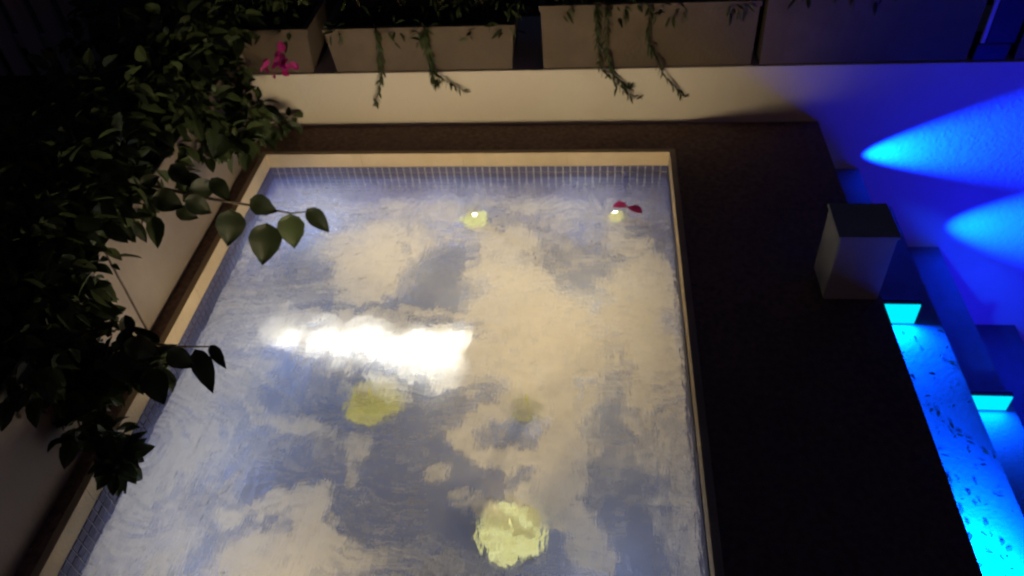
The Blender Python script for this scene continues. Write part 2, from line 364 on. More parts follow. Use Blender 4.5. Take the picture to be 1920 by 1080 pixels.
# ------------------------------------------------------------------ foam
def wpt(px, py): return at(px, py, 2, 0.0)
def sx(px, py): return np.linalg.norm(wpt(px + 4, py) - wpt(px - 4, py)) / 8
def sy_(px, py): return np.linalg.norm(wpt(px, py + 4) - wpt(px, py - 4)) / 8
POS, NEG = [], []
def ell(lst, px, py, rx, ry, v, rot=0.0, soft=0.5):
    c = wpt(px, py); lst.append(('e', c[0], c[1], rx * sx(px, py), ry * sy_(px, py), v, math.radians(rot), soft))
def stroke(lst, pts, w, v, soft=0.6):
    q = [wpt(*p)[:2] for p in pts]; ws = [w * sx(*p) for p in pts]; lst.append(('s', q, ws, v, soft))
def field(lst, X, Y):
    keep = np.ones_like(X)
    for it in lst:
        if it[0] == 'e':
            _, cx, cy_, rx, ry, v, rot, soft = it
            dx, dy = X - cx, Y - cy_
            u = dx * math.cos(rot) + dy * math.sin(rot); w = -dx * math.sin(rot) + dy * math.cos(rot)
            dd = np.sqrt((u / rx) ** 2 + (w / ry) ** 2)
        else:
            _, q, ws, v, soft = it
            dd = np.full_like(X, 9.0)
            for (a, b_, w0, w1) in zip(q[:-1], q[1:], ws[:-1], ws[1:]):
                ab = b_ - a; tt = np.clip(((X - a[0]) * ab[0] + (Y - a[1]) * ab[1]) / (ab @ ab), 0, 1)
                dist = np.hypot(X - a[0] - tt * ab[0], Y - a[1] - tt * ab[1]); dd = np.minimum(dd, dist / (w0 + (w1 - w0) * tt))
        keep = keep * (1 - v * (1 - sstep(1 - soft, 1 + soft, dd)))
    return 1 - keep
p = POS
# upper left milky patch and the veil above it
ell(p, 705, 495, 95, 62, 1.0, 0, .4); ell(p, 680, 440, 80, 36, 0.7, 15, .6); ell(p, 800, 445, 90, 22, 0.55, 8, .6); ell(p, 820, 385, 210, 30, 0.5, 6, .7); ell(p, 960, 372, 90, 34, 0.45, 0, .7); ell(p, 1080, 385, 120, 24, 0.3, -4, .8)
ell(p, 560, 360, 70, 28, 0.4, 0, .7); ell(p, 590, 470, 30, 34, 0.4, 0, .7); ell(p, 545, 530, 60, 20, 0.4, 0, .7)
# the bright sheet in the middle
stroke(p, [(520, 592), (640, 612), (760, 628), (860, 640)], 56, 0.85, .35); ell(p, 840, 662, 95, 40, 0.8, 0, .35); stroke(p, [(500, 590), (560, 578), (700, 575), (890, 572)], 14, .7, .6)
# centre column and right-hand mass
stroke(p, [(935, 440), (960, 540), (985, 640), (1005, 740)], 62, 0.95, .5); stroke(p, [(960, 520), (1040, 570), (1090, 640), (1080, 720)], 55, .75, .6)
ell(p, 1195, 560, 62, 110, 0.9, -8, .5); ell(p, 1215, 680, 62, 80, 0.8, 0, .6); ell(p, 1120, 610, 60, 60, 0.7, 0, .6); ell(p, 1150, 470, 60, 40, 0.55, 20, .7); stroke(p, [(1155, 420), (1200, 440), (1235, 520)], 22, .6, .7)
# hook and trailing tail
stroke(p, [(1010, 740), (905, 742), (856, 775), (880, 812), (940, 835), (1020, 835)], 26, 0.9, .5)
stroke(p, [(1060, 720), (1075, 800), (1035, 860), (1050, 930), (1100, 985), (1110, 1045)], 46, 0.85, .45)
stroke(p, [(990, 905), (1040, 940)], 14, 0.6); stroke(p, [(890, 920), (960, 940)], 16, 0.6)
# right margin
stroke(p, [(1245, 720), (1290, 860), (1320, 1080)], 60, 0.55, .7); ell(p, 1210, 800, 60, 60, 0.4)
# left margin haze and its ragged front
stroke(p, [(430, 540), (360, 690), (260, 880), (170, 1080)], 110, 0.6, .8); ell(p, 440, 700, 80, 50, 0.5, 0, .7); ell(p, 370, 860, 100, 90, 0.4, 0, .8)
stroke(p, [(400, 770), (500, 752), (545, 785), (590, 835)], 26, 0.85, .4)
stroke(p, [(420, 900), (470, 850), (530, 830)], 14, 0.5); stroke(p, [(430, 945), (520, 925), (575, 935), (580, 990), (560, 1060)], 28, 0.95, .5)
ell(p, 490, 1030, 110, 70, 0.8, 0, .5); ell(p, 330, 1040, 120, 80, 0.5); ell(p, 640, 1060, 60, 40, 0.55)
# loose clumps
for (x, y, r, v) in ((625, 690, 24, .85), (640, 722, 15, .8), (655, 835, 30, .75), (655, 875, 22, .6), (830, 865, 26, .8), (592, 905, 12, .8), (598, 960, 14, .8), (612, 1005, 22, .8),
                     (575, 825, 22, .85), (720, 700, 14, .5), (760, 690, 14, .6), (800, 700, 12, .5), (705, 725, 40, .45), (960, 960, 34, .5), (930, 1000, 14, .6), (690, 905, 12, .3), (785, 690, 10, .6), (1030, 790, 40, .6)):
    ell(p, x, y, r, r * .85, v, 0, .35)
for (x, y, r, v) in ((690, 722, 22, .7), (735, 735, 18, .7), (662, 750, 14, .6), (715, 765, 9, .6), (925, 960, 18, .6), (985, 965, 22, .7), (925, 1030, 16, .6), (1000, 1040, 16, .6), (960, 1000, 10, .5)): ell(p, x, y, r, r * .7, v, 20, .6)
ell(p, 760, 1070, 260, 60, 0.3, 0, .7)
n = NEG
ell(n, 1090, 470, 62, 40, 0.95, 28, .5); ell(n, 640, 676, 90, 9, .6, -12, .6); ell(n, 745, 556, 120, 9, .8, 0, .6); ell(n, 600, 590, 26, 16, .5); ell(n, 960, 400, 60, 12, .5, 0, .7); ell(n, 1000, 462, 60, 22, 0.6, 20, .6); ell(n, 835, 480, 70, 26, 0.92, 32, .5); ell(n, 745, 462, 22, 12, 0.6); ell(n, 870, 530, 70, 18, 0.6, 20, .6)
ell(n, 1255, 400, 34, 75, 0.9, 0, .5); ell(n, 1200, 420, 40, 10, 0.5); ell(n, 1078, 703, 14, 14, 0.85); ell(n, 1140, 712, 40, 34, 0.55); ell(n, 1113, 560, 10, 16, 0.6); ell(n, 1060, 520, 14, 18, .7)
ell(n, 570, 725, 75, 45, 0.9, 0, .35); ell(n, 930, 780, 48, 28, 0.85, 0, .4); ell(n, 520, 850, 80, 40, 0.75, 15, .5); ell(n, 440, 770, 60, 34, 0.45, 0, .4); ell(n, 385, 1010, 34, 50, 0.55)
ell(n, 706, 766, 50, 36, 0.5, 0, .7); ell(n, 960, 1006, 50, 44, 0.5, 0, .7); ell(n, 990, 780, 30, 24, 0.6, 0, .5); ell(n, 510, 500, 80, 60, .75, 0, .6); ell(n, 590, 545, 70, 14, .6, 0, .7); ell(n, 880, 470, 26, 60, .6, -15, .7); ell(n, 800, 520, 60, 16, .6, 25, .6); ell(n, 1000, 520, 26, 12, .4); ell(n, 1150, 640, 24, 40, .45, 20, .7); ell(n, 1250, 760, 30, 60, .4); ell(n, 1130, 780, 50, 40, .6, 0, .6); ell(n, 300, 940, 40, 50, .4); ell(n, 470, 960, 50, 22, .5, 20, .6); ell(n, 980, 400, 90, 14, .5, 6, .7); ell(n, 650, 400, 60, 12, .4, 12, .7)

def foam_z(X, Y):
    wx = X + (fbm(X * 4, Y * 4, 4, 21) - 0.5) * 0.20 + (fbm(X * 24, Y * 12, 3, 22) - .5) * 0.08
    wy = Y + (fbm(X * 4 + 31, Y * 4, 4, 23) - 0.5) * 0.20 + (fbm(X * 24 + 9, Y * 12, 3, 24) - .5) * 0.10
    Sf = field(POS, wx, wy) * (1 - field(NEG, wx, wy))
    # fibrous texture, drawn out along the current
    ang = .15 + 1.0 * sstep(-1.25, -.75, Y) + 1.5 * (fbm(X * 1.7, Y * 1.7, 2, 29) - .5)
    u = wx * np.cos(ang) + wy * np.sin(ang); w_ = -wx * np.sin(ang) + wy * np.cos(ang)
    fib = fbm(u * 34, w_ * 5, 4, 40); fib2 = fbm(u * 95, w_ * 11, 3, 44); lump = fbm(wx * 13 + 2 * fib, wy * 9, 5, 30); fine = fbm(X * 80, Y * 60, 2, 31)
    act = sstep(.03, .35, Sf)
    D = Sf * 1.2 - .08 + ((lump - .5) * .45 + (fib - .5) * 1.25 + (fib2 - .5) * .8 + (fine - .5) * .35) * act * (1.15 - .55 * Sf)
    rid = (1 - np.abs(2 * fbm(wx * 7 + 1.5 * fib, wy * 7, 4, 55) - 1)) ** 9 * .30 * sstep(.35, .6, fbm(X * 2.2, Y * 2.2, 2, 57))
    D = sstep(-.1, 1.3, D) * .93 + rid + .26 * sstep(.42, .75, fib2) * sstep(.3, .6, fbm(X * 3, Y * 3, 3, 77)) + .13 * fib + .03 + .09 + .10 * (fbm(X * 4, Y * 4, 4, 33) - .3)
    D = np.clip(D * (.35 + .65 * sstep(-.08, -.24, Y)), 0, 1)
    foam_z.D = D
    edge = np.minimum(np.minimum(X, W - X), np.minimum(-Y, Y + LEN))
    return wave(X, Y) - 0.07 + sstep(0.25, 0.9, D) * (0.003 + 0.004 * fbm(X * 30, Y * 30, 2, 50)) * sstep(0, .06, edge)
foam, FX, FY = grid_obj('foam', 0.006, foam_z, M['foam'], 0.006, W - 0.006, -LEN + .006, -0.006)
a = foam.data.attributes.new('cover', 'FLOAT', 'POINT'); a.data.foreach_set('value', foam_z.D.ravel().astype(np.float32))
tag(foam, 'white foam and bubble haze drifting over the spa water', 'foam', kind='stuff')
# churned, aerated water under the skin
def haze_layer(z, base, amp, mat, seed):
    hz, X, Y = grid_obj('aerated_water', 0.03, lambda x, y: z + (fbm(x * 4, y * 4, 3, seed) - .5) * .03, mat, 0.007, W - .007, -LEN + .007, -.007)
    Dn = field(POS, X, Y) * (1 - .7 * field(NEG, X, Y)); v = np.clip(base + amp * (Dn - .3) + .25 * (fbm(X * 3.5, Y * 3.5, 4, seed + 5) - .5), 0.05, .96) * (.25 + .75 * sstep(-.08, -.35, Y))
    q = hz.data.attributes.new('cover', 'FLOAT', 'POINT'); q.data.foreach_set('value', v.ravel().astype(np.float32))
    tag(hz, 'milky aerated water below the foam', 'water', kind='stuff'); return hz
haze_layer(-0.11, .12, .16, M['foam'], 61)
haze_layer(-0.22, .30, .1, M['aerated_pale'], 66)
haze_layer(-0.62, .85, .05, M['aerated'], 71)
# single bubbles along the clumps
ico = bmesh.new(); bmesh.ops.create_icosphere(ico, subdivisions=1, radius=1.0)
iv = np.array([v.co[:] for v in ico.verts]); ico.verts.index_update(); ifc = np.array([[v.index for v in f.verts] for f in ico.faces]); ico.free()
gy, gx = np.gradient(foam_z.D); gm = np.hypot(gx, gy)
wgt = (gm ** 1.2 + 0.004) * (foam_z.D > 0.12) * (FY < -0.5); wgt /= wgt.sum()
idx = rng.choice(wgt.size, 1500, p=wgt.ravel())
bx = FX.ravel()[idx] + rng.normal(0, .008, idx.size); by = FY.ravel()[idx] + rng.normal(0, .008, idx.size)
br = 0.0012 + 0.0035 * rng.random(idx.size) ** 4
ok = (bx > 0.03) & (bx < W - .03) & (by > -LEN + .03) & (by < -.03); bx, by, br = bx[ok], by[ok], br[ok]
bz = wave(bx, by) - 0.045
vv = (iv[None] * br[:, None, None] + np.stack([bx, by, bz], 1)[:, None, :]).reshape(-1, 3)
ff = (ifc[None] + (np.arange(len(bx)) * len(iv))[:, None, None]).reshape(-1, 3)
tag(mesh_obj('bubbles', vv, ff.tolist(), M['bubble'], None, True), 'tiny single bubbles sprinkled over the spa water', 'bubbles', kind='stuff')

# ------------------------------------------------------------------ underwater lamps
def add_light(parent, kind, loc, col, power, **kw):
    ld = bpy.data.lights.new('light', kind); ld.color = col; ld.energy = power
    for k, v in kw.items():
        if k != 'aim': setattr(ld, k, v)
    o = bpy.data.objects.new('light', ld); link(o, parent)
    o.location = Vector(np.array(loc) - np.array(parent.location))
    if 'aim' in kw: o.rotation_euler = Vector(kw['aim']).to_track_quat('-Z', 'Y').to_euler()
    return o
WARM = (1.0, 0.77, 0.44); COOL = (0.74, 0.80, 1.0); WHITE = (0.97, 0.98, 1.0)
def pool_lamp(px, py, z, r, lens, col, power, label, glow=0.0, beam=None):
    """a round lamp on a short stalk; its lens faces up"""
    c = at(px, py, 2, z); base = DEP
    o = empty('underwater_lamp', (c[0], c[1], base)); tag(o, label, 'lamp', 'round lamps in the spa water')
    MB().lathe((c[0], c[1], base), [(r * .5, 0), (r * .5, .02), (.012, .03), (.012, z - base - .05), (r * .9, z - base - .03), (r * 1.12, z - base - .005), (r * 1.12, z - base + .006), (r, z - base + .008)]).build('housing', M['blue_plastic'], o, True)
    MB().lathe((c[0], c[1], z), [(r * 1.16, .009), (r * .95, .02), (r * .5, .028), (r * .05, .03)], 40, .07).build('lens', lens, o, True)
    if not glow: add_light(o, 'POINT', (c[0], c[1], z + .05 + r * .2), col, power, shadow_soft_size=0.01)
    if glow:      # the tip of the lamp just breaks the surface and shines across the water
        MB().lathe((c[0], c[1], z + .0295), [(.006, 0), (.005, -z - .035), (.003, -z - .005), (.0005, -z)], 8).build('tip', lens, o, True)
        if beam: add_light(o, 'SPOT', (c[0], c[1], .034), WARM, glow, shadow_soft_size=0.07, spot_size=math.radians(beam[0]), spot_blend=.7, aim=beam[1])
        else: add_light(o, 'POINT', (c[0], c[1], .034), WARM, glow, shadow_soft_size=0.07)
    return o
pool_lamp(892, 422, -0.09, 0.062, M['lens_yellow'], WARM, .12, 'bright yellow underwater lamp near the back tiles, left of the petals')
pool_lamp(1152, 418, -0.09, 0.038, M['lens_yellow'], WARM, .08, 'small yellow underwater lamp just below the floating petals')
pool_lamp(702, 766, -0.11, 0.105, M['lens_olive'], WARM, .02, 'broad yellow-green lamp with a foamy rim, left of the pool middle', 25, (150, (-.5, .6, .75)))
pool_lamp(960, 1010, -0.11, 0.105, M['lens_yellow'], WARM, .05, 'brightest yellow lamp, nearest the lower edge of the photo', 50, (100, (-.2, 1, .10)))
pool_lamp(990, 782, -0.12, 0.050, M['lens_olive'], WARM, .02, 'faint yellow lamp veiled by foam inside the hook', 26, (110, (-.22, 1, .16)))
# floodlight under the bright sheet
def flood(x, y, z, col, power, label, rect=None, spread=None):
    """a squat drum lamp on a foot; the wide one is a bar"""
    o = empty('underwater_floodlight', (x, y, DEP)); tag(o, label, 'lamp', 'floodlights under the spa water')
    if rect:
        w, d = rect
        MB().box(x - w / 2 - .02, x + w / 2 + .02, y - d / 2 - .02, y + d / 2 + .02, z - .06, z - .004, .006).box(x - .03, x + .03, y - .03, y + .03, DEP, z - .061).build('housing', M['blue_plastic'], o)
        MB().box(x - w / 2, x + w / 2, y - d / 2, y + d / 2, z - .0035, z + .002).build('lens', M['lens_white'], o)
        add_light(o, 'AREA', (x, y, z + .006), col, power, shape='RECTANGLE', size=w, size_y=d, spread=math.radians(spread), aim=(0, 0, 1))
    else:
        MB().lathe((x, y, DEP), [(.05, 0), (.05, .015), (.014, .025), (.014, z - DEP - .05), (.07, z - DEP - .035), (.098, z - DEP)], 20).build('housing', M['blue_plastic'], o, True)
        MB().lathe((x, y, z), [(.102, .001), (.08, .004), (.004, .006)], 20).build('lens', M['lens_white'], o, True)
        add_light(o, 'POINT', (x, y, z + .022), col, power, shadow_soft_size=0.0)
    return o
o = empty('underwater_light_bar', (0.9, -1.2, DEP)); tag(o, 'dazzling white light bar under the foam in the middle of the pool', 'lamp')
MB().box(.42, 1.24, -1.24, -1.14, -.23, -.192, .006).box(.8, .9, -1.22, -1.16, DEP, -.231).build('housing', M['blue_plastic'], o)
MB().box(.43, 1.23, -1.23, -1.15, -.1915, -.188).build('lens', M['lens_white'], o)
for (x, pw, tx, ty) in ((1.20, 16, -.05, .15), (1.12, 26, .05, -.05), (1.03, 26, 0, .1), (.94, 22, .05, -.2), (.85, 16, -.1, .1), (.76, 14, 0, .2), (.66, 13, -.1, 0), (.56, 13, 0, .2), (.46, 12, -.4, .1),
                        (1.17, 22, -.1, -.75), (1.07, 22, .1, -.7), (.97, 15, -.1, -.75), (.87, 16, .1, -.55), (.76, 12, 0, -.45), (.66, 8, 0, -.4), (.56, 7, -.1, -.4)):
    add_light(o, 'SPOT', (x, -1.19, -.185), WHITE, pw * 1.5, shadow_soft_size=0.0, spot_size=math.radians(78), spot_blend=1.0, aim=(tx, ty * 1.15 + .06, 1))
for (x, y, z, col, pw, lab) in ((0.36, -1.17, -.46, COOL, 6, 'weaker white floodlight at the left end of the bright foam sheet'),
        (0.30, -1.75, -.50, COOL, 6, 'cool white floodlight beneath the upper haze along the left side'), (0.35, -2.25, -.50, COOL, 6, 'cool white floodlight beneath the lower haze along the left side'),
        (1.05, -0.20, -.42, COOL, 5, 'cool white floodlight by the back tiles, near the middle'), (1.75, -0.20, -.42, COOL, 4, 'cool white floodlight by the back tiles, beneath the petals'),
        (0.24, -0.22, -.42, COOL, 15, 'cool white floodlight in the left corner below the back tiles'),
        (1.35, -0.75, -.50, WARM, 11.5, 'warm floodlight below the thick foam under the upper yellow lamp'), (1.80, -0.85, -.50, WARM, 11.5, 'warm floodlight below the thick foam close to the right rim'),
        (1.60, -1.40, -.50, WARM, 11.5, 'warm floodlight below the thick foam above the hook'), (1.85, -2.2, -.50, COOL, 5, 'cool white floodlight below the water in the lower right'),
        (0.75, -2.45, -.50, WARM, 9, 'warm white floodlight below the water towards the near end'), (0.72, -0.58, -.50, WARM, 10, 'warm floodlight below the upper left foam')):
    flood(x, y, z, col, pw, lab)

# ------------------------------------------------------------------ blue lamps on the steps
BLUE = (0.0, 0.10, 1.0); CYAN = (0.0, 0.07, 1.0)
def step_lamp(x0, x1, y, z, h, power, label, aim=-1):
    o = empty('step_lamp', ((x0 + x1) / 2, y, z)); tag(o, label, 'lamp', 'box lamps on the steps')
    MB().box(x0, x1, y + .004, y + .03, z + .0005, z + h, .004).build('housing', M['black_metal'], o)
    MB().box(x0 + .006, x1 - .006, y - .004, y + .0035, z + .006, z + h - .006).build('lens', M['lens_cyan'], o)
    add_light(o, 'AREA', ((x0 + x1) / 2, y - .012 if aim < 0 else y + .04, z + h * .55), CYAN, power, shape='RECTANGLE', size=x1 - x0 - .02, size_y=h * .8, aim=(0, aim, -.1 if aim < 0 else -.8), spread=math.radians(180 if aim < 0 else 62))
step_lamp(3.02, 3.265, -0.93, -0.16, 0.125, 26, 'glowing cyan box lamp on the upper step, beside the stone block')
step_lamp(3.60, 3.845, -0.955, -0.735, 0.11, 8, 'glowing cyan box lamp on the lower step near the right edge')
step_lamp(3.02, 3.265, -2.42, -0.16, 0.26, 170, 'glowing cyan box lamp on the upper step, out towards the near end', 1)
def beam_lamp(x, y, z, aim, power, ang, stand, label):
    o = empty('beam_lamp', (x, y, stand)); tag(o, label, 'lamp', 'blue beam lamps by the garden wall')
    a = np.array(aim, float); a /= np.linalg.norm(a); c = np.array((x, y, z))
    MB().tube([c - a * .06, c - a * .055, c + a * .0], [.012, .022, .024], 12).build('housing', M['black_metal'], o)
    MB().tube([c + a * .0005, c + a * .002], [.020, .020], 12).build('lens', M['lens_blue'], o)
    MB().tube([(x - .02, y, stand + .0005), (x - .02, y, z - .02)], .006, 6).build('stalk', M['black_metal'], o)
    add_light(o, 'SPOT', c + a * .012, (0.0, 0.024, 1.0) if ang < 60 else (0.0, 0.004, 1.0), power, spot_size=math.radians(ang), spot_blend=1.0, shadow_soft_size=0.004 if ang < 60 else .5, aim=tuple(a))
beam_lamp(3.05, 0.205, -0.095, (1, 0.015, 0.12), 2600, 40, -0.16, 'blue beam lamp on the upper step grazing the garden wall')
beam_lamp(3.50, 0.135, -0.555, (1, 0.015, -0.02), 2600, 46, -0.735, 'blue beam lamp on the lower step grazing the garden wall')
beam_lamp(4.3, -1.9, -1.15, (0.0, 1.0, 0.45), 250, 125, -1.40, 'added blue fill lamp on the lowest step, brightening the garden wall')  # extra unseen lamp, added only to fill the wall with blue light

# ------------------------------------------------------------------ stone block on the deck edge
o = empty('stone_block', (2.865, -1.0, TOP)); tag(o, 'square stone block standing on the dark deck edge beside the steps', 'block')
MB().box(2.768, 2.988, -1.10, -0.895, TOP + .0005, 0.478, .008).build('shaft', M['pillar'], o)
MB().box(2.762, 2.994, -1.106, -0.889, 0.4785, 0.494, .005).build('cap', M['pillar'], o)

# ------------------------------------------------------------------ planters
WT = 0.4825
def trough(x0, x1, h, flare, depth, label, yf=0.305):
    o = empty('trough_planter', ((x0 + x1) / 2, yf + depth / 2, WT)); tag(o, label, 'planter', 'trough planters on the garden wall')
    z0, z1 = WT + .0005, WT + h; fl = flare; t = .022
    def ring(e, z, inner=0.0):
        return [(x0 - e + inner, yf - e * .4 + inner, z), (x1 + e - inner, yf - e * .4 + inner, z), (x1 + e - inner, yf + depth + e * .4 - inner, z), (x0 - e + inner, yf + depth + e * .4 - inner, z)]
    rings = [ring(0, z0), ring(fl * .93, z1 - .03), ring(fl + .008, z1 - .028), ring(fl + .008, z1), ring(fl, z1, t), ring(fl * .8, z1 - .05, t)]
    vs = [p for r in rings for p in r]; fs = [(3, 2, 1, 0)]
    for i in range(len(rings) - 1):
        for k in range(4): fs.append((i * 4 + k, i * 4 + (k + 1) % 4, (i + 1) * 4 + (k + 1) % 4, (i + 1) * 4 + k))
    mesh_obj('trough', vs, fs, M['trough'], o)
    s = ring(fl * .8, z1 - .045, t + .001); mesh_obj('soil', s, [(0, 1, 2, 3)], M['soil'], o)
    return o
TR = [(-0.72, 0.27, .255, .02), (0.405, 1.365, .252, .022), (1.535, 2.61, .345, .004), (2.655, 3.67, .40, .004), (3.90, 5.0, .40, .004)]
for q, lab in zip(TR, ('small clay trough planter half hidden behind the pink flower', 'flared clay trough planter, second from the left on the wall', 'tall clay trough planter in the middle of the wall',
                       'tall trough planter in dim blue light left of the thin post', 'tall trough planter at the far right end, past the thin post')):
    trough(q[0], q[1], q[2], q[3], .36, lab)
# thin post in a dark base
o = empty('thin_post', (3.78, 0.36, WT)); tag(o, 'thin upright metal post catching blue light, in a dark base', 'post')
MB().box(3.70, 3.862, 0.30, 0.44, WT + .0005, WT + .095, .008).build('base', M['black_metal'], o)
MB().box(3.712, 3.732, 0.305, 0.325, WT + .0955, WT + 1.1, .002).build('pole', M['steel'], o)
MB().box(3.736, 3.872, 0.302, 0.33, WT + .0955, WT + 1.1, .002).build('panel', M['black_metal'], o)

# ------------------------------------------------------------------ plants
def leaf_shape(w=0.6, fold=0.12, droop=0.18, n=4):
    """unit leaf along +Y: outline left/right of a midrib"""
    vs, fs = [(0, 0, 0)], []
    prof = [(0.18, .72), (0.42, 1.0), (0.68, .78), (0.87, .38)]
    for (t, k) in prof:
        z = -droop * t * t; hw = w * .5 * k
        vs += [(-hw, t, z + fold * k), (0, t, z), (hw, t, z + fold * k)]
    vs.append((0, 1, -droop))
    fs += [(0, 2, 1), (0, 3, 2)]
    for i in range(3):
        a = 1 + i * 3; b_ = a + 3
        fs += [(a, a + 1, b_ + 1, b_), (a + 1, a + 2, b_ + 2, b_ + 1)]
    fs += [(10, 11, 13), (11, 12, 13)]
    return np.array(vs, float), fs
LV, LF = leaf_shape(); NV, NF = leaf_shape(0.28, .05, .25)
def leaf_cloud(pos, size, dirs, rolls, V=LV, Fc=LF):
    """many leaves joined into one vertex/face list"""
    vs, fs = [], []
    for p_, s_, d_, r_ in zip(pos, size, dirs, rolls):
        y = d_ / (np.linalg.norm(d_) + 1e-9); x = np.cross(y, (0, 0, 1.0))
        if np.linalg.norm(x) < 1e-3: x = np.array((1.0, 0, 0))
        x /= np.linalg.norm(x); z = np.cross(x, y)
        x2 = x * math.cos(r_) + z * math.sin(r_); z2 = -x * math.sin(r_) + z * math.cos(r_)
        n0 = len(vs); vs += list(p_ + s_ * (V[:, :1] * x2 + V[:, 1:2] * y + V[:, 2:3] * z2)); fs += [tuple(i + n0 for i in f) for f in Fc]
    return vs, fs
def cloud(centers, n, smin, smax, V=LV, Fc=LF, droop=.4):
    """centers: (x, y, z, rx, ry, rz, weight)"""
    c = np.array(centers, float); w = c[:, 6] / c[:, 6].sum(); k = rng.choice(len(c), n, p=w)
    u = rng.normal(size=(n, 3)); u /= np.linalg.norm(u, axis=1)[:, None]; rad = rng.random(n) ** .45
    pos = c[k, :3] + u * rad[:, None] * c[k, 3:6]
    dirs = u * .8 + rng.normal(size=(n, 3)) * .6; dirs[:, 2] -= droop
    return leaf_cloud(pos, smin + (smax - smin) * rng.random(n), dirs, rng.normal(0, .6, n), V, Fc)

def planter_plant(x0, x1, zt, n, label, sprigs=(), lean=0.0):
    o = empty('trailing_plant', ((x0 + x1) / 2, 0.48, zt)); tag(o, label, 'plant', 'plants in the trough planters')
    cs = []
    for x in np.arange(x0 + .08, x1, .12):
        cs.append((x + rng.normal(0, .03), 0.46 + rng.normal(0, .05), zt + .08 + rng.random() * .12, .12, .14, .12, 1.0))
    for x in np.arange(x0 + .1, x1, .2):
        cs.append((x + rng.normal(0, .05), 0.30, zt - .02 + rng.random() * .04, .07, .05, .06, .25))
    v, f = cloud(cs, n, .035, .075, V=NV if n % 2 else LV, Fc=NF if n % 2 else LF)
    mesh_obj('foliage', v, f, M['leaf_dark'], o)
    for x in np.arange(x0 + .12, x1, .22):
        MB().tube([(x, .46, zt - .05), (x + .02, .45, zt + .06), (x - .01, .43, zt + .16)], [.006, .004, .002], 5).build('stem', M['bark'], o)
    for pts in sprigs:
        q = [np.array(at(a, b_, 1, WALL_Y - dy)) for (a, b_, dy) in pts]
        start = np.array((q[0][0] - .02, .31, zt + .03)); path = [start, np.array((q[0][0], .27, zt + .0))] + q
        ps = []
        for i in range(len(path) - 1):
            for s_ in np.linspace(0, 1, 7)[:-1]: ps.append(path[i] * (1 - s_) + path[i + 1] * s_)
        ps.append(path[-1])
        st = MB().tube(ps, [.0028 - .0018 * i / len(ps) for i in range(len(ps))], 5).build('sprig', M['bark'], o)
        pos, sz, dr, rl = [], [], [], []
        for i, p_ in enumerate(ps[4:]):
            for s_ in (-1, 1, -.6, .6):
                tdir = ps[min(i + 5, len(ps) - 1)] - p_ + 1e-4
                tdir = tdir / np.linalg.norm(tdir)
                pos.append(p_ + rng.normal(0, .004, 3)); sz.append(.032 + .022 * rng.random()); dr.append(tdir + np.array((s_ * .55, -.15, -.1)) + rng.normal(0, .25, 3)); rl.append(rng.normal(0, .5))
        v, f = leaf_cloud(pos, sz, dr, rl, NV, NF); mesh_obj('sprig_leaves', v, f, M['leaf_dark'], st)
planter_plant(-0.7, 0.27, .72, 330, 'dark plant spilling from the small trough behind the pink flower')
planter_plant(0.42, 1.36, .72, 421, 'dark feathery plant in the flared trough with two sprigs hanging over the wall',
              [[(712, 95, .03), (716, 140, .03), (704, 200, .02)], [(800, 90, .03), (815, 138, .03), (872, 172, .02)], [(805, 110, .03), (812, 148, .02), (818, 158, .02)]])
planter_plant(1.56, 2.6, .81, 451, 'dark feathery plant in the middle trough with two sprigs trailing over the wall',
              [[(1120, 70, .03), (1128, 132, .03), (1190, 186, .02)], [(1138, 100, .03), (1150, 140, .02), (1178, 165, .02)], [(1215, 80, .03), (1243, 138, .03), (1282, 182, .02)]])
planter_plant(2.68, 3.2, .87, 181, 'dark low plant in the trough left of the thin post')
# hedge standing behind the planters
hd = empty('hedge', (2, 1.4, .44)); tag(hd, 'dark hedge filling the gaps behind the trough planters', 'hedge')
v, f = cloud([(x, 1.25 + rng.normal(0, .1), .75 + .3 * rng.random(), .3, .28, .35, 1) for x in np.arange(-.8, 4.4, .22)], 2200, .05, .1)
mesh_obj('foliage', v, f, M['leaf_dark'], hd)
for x in np.arange(-.6, 4.4, .4): MB().tube([(x, 1.25, .44), (x + .03, 1.25, .8), (x - .02, 1.22, 1.2)], [.014, .010, .005], 5).build('stem', M['bark'], hd)

# ------------------------------------------------------------------ big flowering shrub on the left
sh = empty('flowering_shrub', (-0.55, -1.0, .55)); tag(sh, 'large dark shrub with a magenta flower hanging over the left pool edge', 'shrub')
cs = []
def blob(px, py, X, r, w=1.0):
    c = at(px, py, 2, X); cs.append((c[0], c[1], c[2], r, r * 1.1, r * .9, w))
for (px, py, X, r, w) in ((250, 60, .85, .30, 2), (330, 110, .85, .26, 2), (400, 50, .8, .18, 1.4), (60, 330, .85, .3, 2), (150, 230, .85, .30, 2.4), (260, 200, .75, .24, 2), (350, 190, .7, .18, 1.4), (430, 150, .6, .12, .9), (470, 205, .5, .09, .7),
                       (445, 262, .45, .09, .7), (385, 260, .5, .11, .8), (120, 330, .85, .28, 2.2), (200, 320, .75, .22, 2), (290, 280, .6, .16, 1.4), (320, 330, .5, .08, .5), (100, 450, .75, .24, 2.2), (190, 410, .65, .13, 1.2), (235, 380, .6, .1, .8),
                       (20, 470, .8, .25, 2), (30, 570, .7, .22, 2), (110, 560, .65, .15, 1.5), (40, 680, .65, .15, 1.5), (140, 640, .5, .13, 1.4), (225, 680, .45, .075, .7), (280, 685, .42, .05, .4), (130, 720, .45, .09, 1.0), (185, 735, .4, .055, .4),
                       (30, 730, .5, .08, .6), (150, 800, .35, .06, .35), (215, 870, .28, .045, .3), (205, 820, .3, .05, .3), (520, 240, .3, .05, .25), (550, 225, .25, .04, .15), (340, 20, .9, .22, 1.6)):
    blob(px, py, X, r, w)
